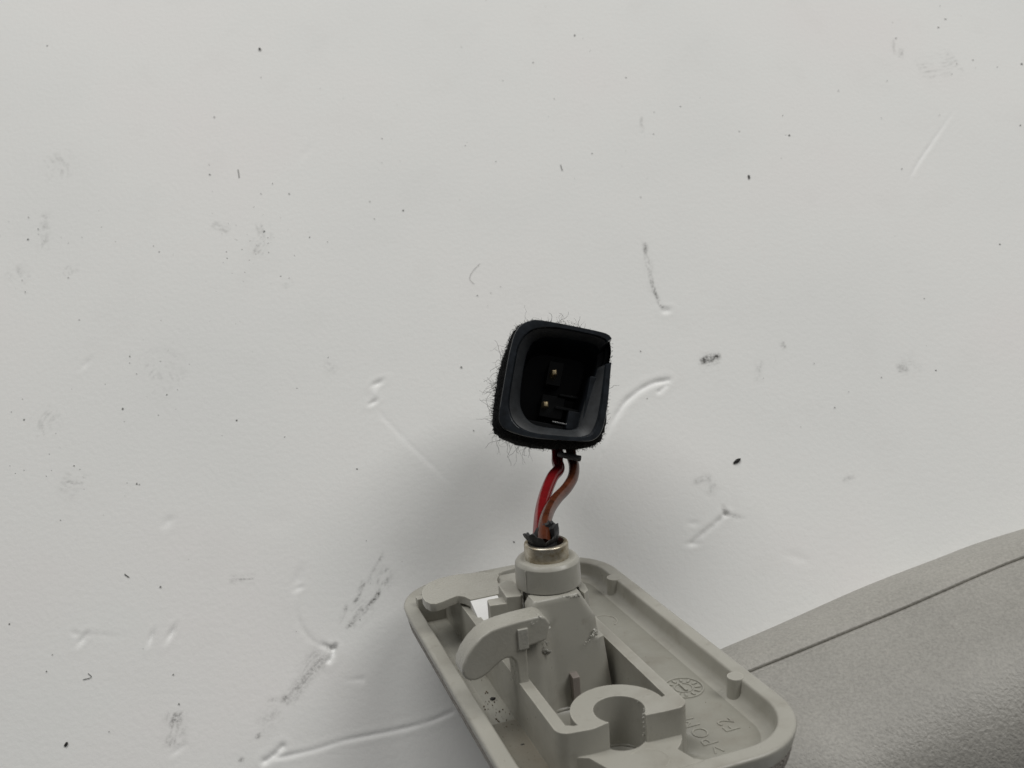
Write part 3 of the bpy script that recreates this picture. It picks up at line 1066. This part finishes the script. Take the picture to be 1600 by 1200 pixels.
cham = [plug_loop(lerp(o_in, o_mid, 0.10), -0.55, 1.0, -5.0), plug_loop(lerp(o_in, o_mid, 0.16), -0.62, 1.0, -5.0), plug_loop(lerp(o_in, o_mid, 0.96), -2.35, 1.0, -3.2), plug_loop(o_mid, -2.6, 1.0, -3.2)]
mesh_obj('inner_chamfer', *loft(cham, False, False), M_BLACK2, plug, smooth=38)

# keying rib and inner ledges
def pbox(x0, x1, y0, y1, z0, z1, rot=-11):
    ca, sa = math.cos(math.radians(rot)), math.sin(math.radians(rot))
    V, F = box(x0, x1, y0, y1, z0, z1)
    return [pl_pt(x * ca - y * sa, x * sa + y * ca, z) for x, y, z in V], F


mesh_obj('key_rib', *pbox(3.6, 7.2, -7.4, -4.0, -14, -4.2), M_BLACK, plug, bevel=0.2)
mesh_obj('key_rib', *pbox(6.1, 7.6, -6.4, 2.7, -12, -2.0), M_BLACK, plug, bevel=0.25)
mesh_obj('contact_strip', *tube([Vector(pl_pt(-0.2, -6.55, -5.2)), Vector(pl_pt(1.6, -6.95, -5.0)), Vector(pl_pt(3.3, -7.3, -5.0))], 0.17, 10), M_GLINT, plug, smooth=60)  # glint on a glossy plastic ridge, built as a bright rod
mesh_obj('ledge', *pbox(-4.6, 3.4, -8.2, -6.95, -16, -5.6), M_CAVITY, plug, bevel=0.2)
mesh_obj('ledge', *pbox(-1.2, 1.6, 0.6, 5.2, -18, -9.5), M_CAVITY, plug, bevel=0.2)
mesh_obj('ledge', *pbox(-1.4, 3.0, -5.6, -1.4, -18, -9.0), M_CAVITY, plug, bevel=0.2)
mesh_obj('ledge', *pbox(1.2, 5.6, -3.9, -3.4, -14, -6.4), M_CAVITY, plug, bevel=0.12)
mesh_obj('ledge', *pbox(1.6, 5.2, -1.3, -0.9, -14, -7.6), M_CAVITY, plug, bevel=0.12)


def pin(px, py, tilt):
    x, y = (px - CC[0]) * K, -(py - CC[1]) * K
    s = 1.0 + 4.5 / CD
    x, y = x * s, y * s
    V, F = [], []
    secs = [(-21.5, 0.55, 0.30), (-6.4, 0.58, 0.32), (-5.4, 0.52, 0.34), (-4.8, 0.34, 0.24)]
    lps = []
    for z, w, h in secs:
        yo = y + (z + 4.4) * tilt
        lps.append([pl_pt(x - w, yo - h * 1.6, z), pl_pt(x + w, yo - h * 1.6, z), pl_pt(x + w, yo + h * 1.6, z), pl_pt(x - w, yo + h * 1.6, z)])
    mesh_obj('contact_pin', *loft(lps), M_GOLD, plug, bevel=0.12)


pin(870, 577, 0.0)
pin(856, 627, 0.0)


# felt tape wound round the body, uneven
def tape():
    lps = []
    for j in range(15):
        z = -1.6 - j * 1.25
        lp = []
        for i in range(NP):
            x, y = o_out[i]
            k = 0.985 - 0.0022 * j
            n1 = 1.5 * mnoise.noise(Vector((x * 0.9, y * 0.9, z * 0.8)))
            n2 = mnoise.noise(Vector((x * 3.1, y * 3.1, z * 2.6 + 5)))
            a = math.atan2(y, x)
            thick = 0.35 + 0.28 * n1 + 0.22 * n2
            # bulkier on the left and along the bottom
            thick += 0.95 * max(0, math.cos(a - math.radians(183))) ** 2 + 1.05 * max(0, math.cos(a + math.radians(88))) ** 2
            if math.cos(a - math.radians(20)) > 0.86:
                thick *= 0.35
            if j == 0:
                thick = -0.15
            r = math.hypot(x, y)
            lp.append(pl_pt(x * k * (r + thick) / r, y * k * (r + thick) / r, z))
        lps.append(lp)
    return loft(lps, False, False)


mesh_obj('felt_tape', *tape(), M_TAPE, plug, smooth=180)


def fibres(count, seed):
    r = random.Random(seed)
    V, F = [], []
    for _ in range(count):
        u = r.random()
        if u < 0.42:
            a = r.gauss(183, 24)
        elif u < 0.62:
            a = r.gauss(232, 14)
        elif u < 0.86:
            a = r.uniform(240, 335)
        elif u < 0.96:
            a = r.uniform(62, 140)
        else:
            a = r.uniform(-50, 14)
        i = int((a % 360) / 360 * NP) % NP
        x, y = o_out[i]
        rad = math.hypot(x, y)
        ca, sa = x / rad, y / rad
        long_ = r.random() < 0.05
        L = r.uniform(3, 7.0) if long_ else min(5.0, 0.3 + r.expovariate(1.15))
        if 14 > (a % 360) or (a % 360) > 300:
            L *= 0.45
        z = r.uniform(-10, -1.8)
        p = Vector((x * 1.005, y * 1.005, z))
        tang = Vector((-sa, ca, 0))
        d = Vector((ca, sa, 0)) * r.uniform(0.5, 1.0) + tang * r.gauss(0, 0.75) + Vector((0, 0, r.gauss(0, 0.4)))
        d.normalize()
        nseg = 11
        path = [p.copy()]
        curl = Vector((r.gauss(0, 1), r.gauss(0, 1), r.gauss(0, 0.5))) * (0.14 if long_ else 0.42)
        for _k in range(nseg):
            d = (d + curl * r.uniform(0.2, 1.4) + Vector((r.gauss(0, .38), r.gauss(0, .38), r.gauss(0, .2)))).normalized()
            p = p + d * (L / nseg)
            path.append(p.copy())
        t0 = r.uniform(0.022, 0.046)
        v, f = tube(path, lambda q: t0 * (1 - 0.5 * q), 3, False)
        k = len(V)
        V += [pl_pt(*w) for w in v]
        F += [tuple(i_ + k for i_ in g) for g in f]
    for _ in range(5200):
        i = r.randrange(NP)
        a = 360.0 * i / NP
        if (a < 55 or a > 320) and r.random() < 0.75:
            continue
        x, y = o_out[i]
        rad = math.hypot(x, y)
        ca, sa = x / rad, y / rad
        bulk = 0.95 * max(0, math.cos(math.radians(a - 183))) ** 2 + 1.05 * max(0, math.cos(math.radians(a + 88))) ** 2
        L = r.uniform(0.3, 1.1) * (0.7 + 0.5 * bulk)
        off = 1 + (0.25 + bulk * r.uniform(0.3, 0.95)) / rad
        p = Vector((x * 0.98 * off, y * 0.98 * off, r.uniform(-9, -1.7)))
        d = Vector((ca, sa, 0)) * 0.35 + Vector((-sa, ca, 0)) * r.gauss(0, 0.8) + Vector((0, 0, r.gauss(0, 0.6)))
        d.normalize()
        path = [p.copy()]
        for _k in range(5):
            d = (d + Vector((r.gauss(0, .5), r.gauss(0, .5), r.gauss(0, .3)))).normalized()
            p = p + d * (L / 5)
            path.append(p.copy())
        v, f = tube(path, r.uniform(0.02, 0.04), 3, False)
        k = len(V)
        V += [pl_pt(*w) for w in v]
        F += [tuple(i_ + k for i_ in g) for g in f]
    # small frizzy tuft above the upper edge
    for _ in range(16):
        p = Vector((r.uniform(1.2, 3.6), r.uniform(10.2, 11.6), r.uniform(-5, -3)))
        d = Vector((r.gauss(0, 1), r.gauss(0, 1), r.gauss(0, .3))).normalized()
        path = [p.copy()]
        for _k in range(10):
            d = (d + Vector((r.gauss(0, .6), r.gauss(0, .6), r.gauss(0, .2)))).normalized()
            p = p + d * 0.26
            path.append(p.copy())
        v, f = tube(path, 0.018, 3, False)
        k = len(V)
        V += [pl_pt(*w) for w in v]
        F += [tuple(i_ + k for i_ in g) for g in f]
    return V, F


fb = mesh_obj('frayed_fibres', *fibres(1300, 21), M_FIBRE, plug, smooth=180)
fb['kind'] = 'stuff'


def wire(name, pts, rad, mat):
    path = [at_depth(*p) - plug_o for p in pts]
    V, F = tube(spline([tuple(p) for p in path], 10), rad, 20)
    mesh_obj(name, V, F, mat, plug, smooth=60)


wire('red_wire', [(869, 685, 180), (871, 706, 177.5), (871, 721, 175), (873, 733, 172), (863, 746, 168.5), (853, 770, 163), (846, 798, 156), (843.5, 826, 149), (843, 850, 144)], 1.1, M_RED)
wire('brown_wire', [(890, 690, 180), (893, 712, 177), (897, 728, 174), (895, 746, 170), (885, 763, 165.5), (870, 779, 160), (858, 797, 153.5), (851, 820, 146), (850, 850, 141.5)], 1.0, M_BROWN)
tie = [at_depth(x, y, d) - plug_o for x, y, d in ((873, 709, 173.5), (884, 712, 172.8), (896, 714.5, 172.6), (907, 716.5, 172.8))]
mesh_obj('tie_tail', *tube(spline([tuple(p) for p in tie], 6), 0.56, 14), M_TIE, plug, smooth=60)

# ------------------------------------------------------------------ crumbs, fibres and dust on the table
def crumb(px, py, a, b, ang, label, seed, hgt=0.25):
    x, y = on_table(px, py)
    r = random.Random(seed)
    n = 9
    lps = []
    for lv, (k, z) in enumerate(((0.8, 0.0), (1.0, 0.35), (0.75, 0.8), (0.3, 1.0))):
        lp = []
        for i in range(n):
            t = 2 * math.pi * i / n
            j = 1 + 0.22 * math.sin(2.3 * t + seed) + 0.12 * math.sin(3.7 * t + seed * 2)
            u, v = a * k * j * math.cos(t), b * k * j * math.sin(t)
            ca, sa = math.cos(math.radians(ang)), math.sin(math.radians(ang))
            lp.append((u * ca - v * sa, u * sa + v * ca, z * hgt + 0.02))
        lps.append(lp)
    o = mesh_obj('crumb', *loft(lps), M_CRUMB, None, smooth=30)
    o.location = Vector((x, y, 0.05)) * MM
    tag(o, label, 'crumb', 'crumbs lying on the white table')
    return o


crumb(1151, 721, 0.85, 0.45, 36, 'largest black crumb on the table, right of the plug above the visor', 1, 0.45)
crumb(1170, 277, 0.26, 0.72, -8, 'upright black sliver on the table at upper right of the plug', 2)
crumb(406, 77, 0.34, 0.42, 0, 'round black speck on the table near the top left', 3)
crumb(898, 56, 0.18, 0.30, 0, 'tiny black speck on the table near the top edge, right of centre', 4)
crumb(104, 1163, 0.50, 0.30, 40, 'black crumb on the table at the bottom left corner', 5)
crumb(1233, 212, 0.20, 0.26, 10, 'tiny black speck above the upright sliver at upper right', 6)


def fibre(name, pts, label, rad=0.055):
    P = [Vector((*on_table(x, y), 0.12)) for x, y in pts]
    o0 = P[0].copy()
    o = mesh_obj(name, *tube(spline([tuple(p - o0) for p in P], 8), rad, 5), M_HAIR, None, smooth=180)
    o.location = o0 * MM
    tag(o, label, 'fibre', 'loose fibres on the white table')


fibre('loose_fibre', [(750, 412), (738, 425), (734, 436), (741, 444)], 'curled grey hair on the table left above the plug', 0.03)
fibre('loose_fibre', [(130, 1062), (143, 1058), (138, 1052)], 'short bent fibre on the table at lower left')
fibre('loose_fibre', [(876, 258), (877, 262), (879, 267)], 'short dark fibre on the table straight above the plug', 0.09)
fibre('loose_fibre', [(372, 265), (373, 270), (374, 278)], 'short dark fibre on the table at upper left', 0.08)
fibre('loose_fibre', [(195, 897), (199, 900), (202, 902)], 'tiny dark fibre on the table at left, above the row of dents', 0.09)


def dust():
    r = random.Random(99)
    sp = [(328, 273, 1.6), (327, 258, .8), (370, 657, 1.7), (192, 639, 1.7), (439, 432, 1.6), (452, 435, 1.0), (363, 427, 1.2), (355, 404, 1.2), (383, 426, .9), (261, 617, 1.3), (203, 557, 1.3), (124, 500, 1.1),
          (38, 656, 1.7), (18, 644, 1.0), (116, 728, 1.4), (214, 756, 1.3), (218, 757, 1.0), (513, 559, 1.0), (464, 607, 1.1), (445, 683, 1.2), (558, 733, 1.4), (251, 917, 1.6), (95, 813, 1.0), (15, 975, 1.2), (73, 1049, 1.0), (82, 1023, 1.0),
          (271, 1054, 1.0), (280, 1100, 1.1), (978, 122, 1.5), (922, 80, .8), (597, 217, 1.3), (578, 315, 1.0), (585, 342, 1.0), (630, 329, 1.6), (727, 228, .9), (775, 253, 1.1), (866, 155, 1.2), (833, 98, 1.0), (925, 240, 1.1), (1001, 308, 1.1),
          (1022, 176, .9), (1021, 210, 1.2), (1063, 167, 1.3), (1155, 206, 1.2), (1223, 181, 1.0), (1310, 142, 1.1), (1400, 60, 1.5), (1409, 264, 1.4), (1377, 185, 1.0), (1386, 127, 1.0), (1477, 30, 1.4), (1466, 43, 1.6), (1495, 100, 1.1),
          (1520, 94, 1.2), (1487, 116, 1.3), (1480, 85, 1.0), (1558, 105, 1.1), (1594, 196, 1.4), (1596, 100, 2.2), (1562, 382, 1.4), (1444, 467, 1.4), (1377, 590, 1.0), (1304, 637, 1.2), (1272, 568, 1.1), (1462, 579, 1.3), (1001, 549, 1.2),
          (746, 462, 1.0), (767, 458, 1.1), (721, 574, 1.5), (740, 673, 1.2), (803, 847, 1.3), (408, 303, 1.3), (426, 287, 1.3), (452, 303, 1.5), (413, 362, 1.8), (354, 394, 1.5), (249, 394, 1.4), (240, 385, 1.0), (44, 374, 1.5), (60, 358, 1.2),
          (45, 340, 1.3), (74, 72, 1.6), (484, 371, 1.1), (420, 395, 1.2), (335, 183, 1.2), (408, 121, 1.1), (107, 434, 1.3), (40, 456, 1.1), (35, 438, 1.2)]
    for _ in range(150):
        cx, cy, sd = r.choice([(380, 380, 70), (380, 400, 50), (260, 590, 70), (90, 400, 60), (90, 690, 60), (1450, 110, 60), (700, 200, 220), (1100, 250, 250), (300, 850, 200), (1300, 600, 150), (800, 100, 300), (420, 360, 30)])
        sp.append((r.gauss(cx, sd), r.gauss(cy, sd * .8), r.uniform(.35, .85)))
    V, F = [], []
    for px, py, s in sp:
        if not (0 < px < 1600 and 0 < py < 1200):
            continue
        x, y = on_table(px, py)
        q = s * 0.11
        e_ = r.uniform(0.7, 1.7)
        a = r.uniform(0, math.pi)
        k = len(V)
        n = 6
        for lv, (kk, z) in enumerate(((1, 0.0), (0.6, 0.5 * q))):
            for i in range(n):
                t = 2 * math.pi * i / n
                u, v = q * kk * math.cos(t) * e_, q * kk * math.sin(t)
                V.append((x + u * math.cos(a) - v * math.sin(a), y + u * math.sin(a) + v * math.cos(a), z + 0.12))
        F += [tuple(k + i for i in range(n))[::-1], tuple(k + n + i for i in range(n))]
        F += [(k + i, k + (i + 1) % n, k + n + (i + 1) % n, k + n + i) for i in range(n)]
    o = mesh_obj('dust_specks', V, F, M_HAIR, None, smooth=30)
    o['kind'] = 'stuff'
    o['label'] = 'fine dark dust specks scattered over the white table'
    o['category'] = 'dust'


dust()


# ------------------------------------------------------------------ small pieces belong to the part they sit on
def first(root, nm):
    return next(o for o in root.children if o.name.split('.')[0] == nm)


for root, pairs in ((bracket, {'tray': ('tray_floor', 'peg', 'ejector_mark', 'date_wheel', 'moulded_lettering', 'settled_dirt', 'cross_wall', 'channel_step'), 'hook': ('hook_catch',), 'hook_base': ('white_wedge',),
                               'tower_body': ('torn_flake', 'half_shell', 'tab'), 'collar': ('parting_line', 'steel_ferrule'), 'rubber_sleeve': ('sleeve_scrap',)}),
                    (plug, {'housing': ('inner_chamfer', 'key_rib', 'ledge', 'contact_strip', 'contact_pin'), 'felt_tape': ('frayed_fibres',)})):
    for host, names in pairs.items():
        h_ = first(root, host)
        for o in list(root.children):
            if o.name.split('.')[0] in names:
                o.parent = h_
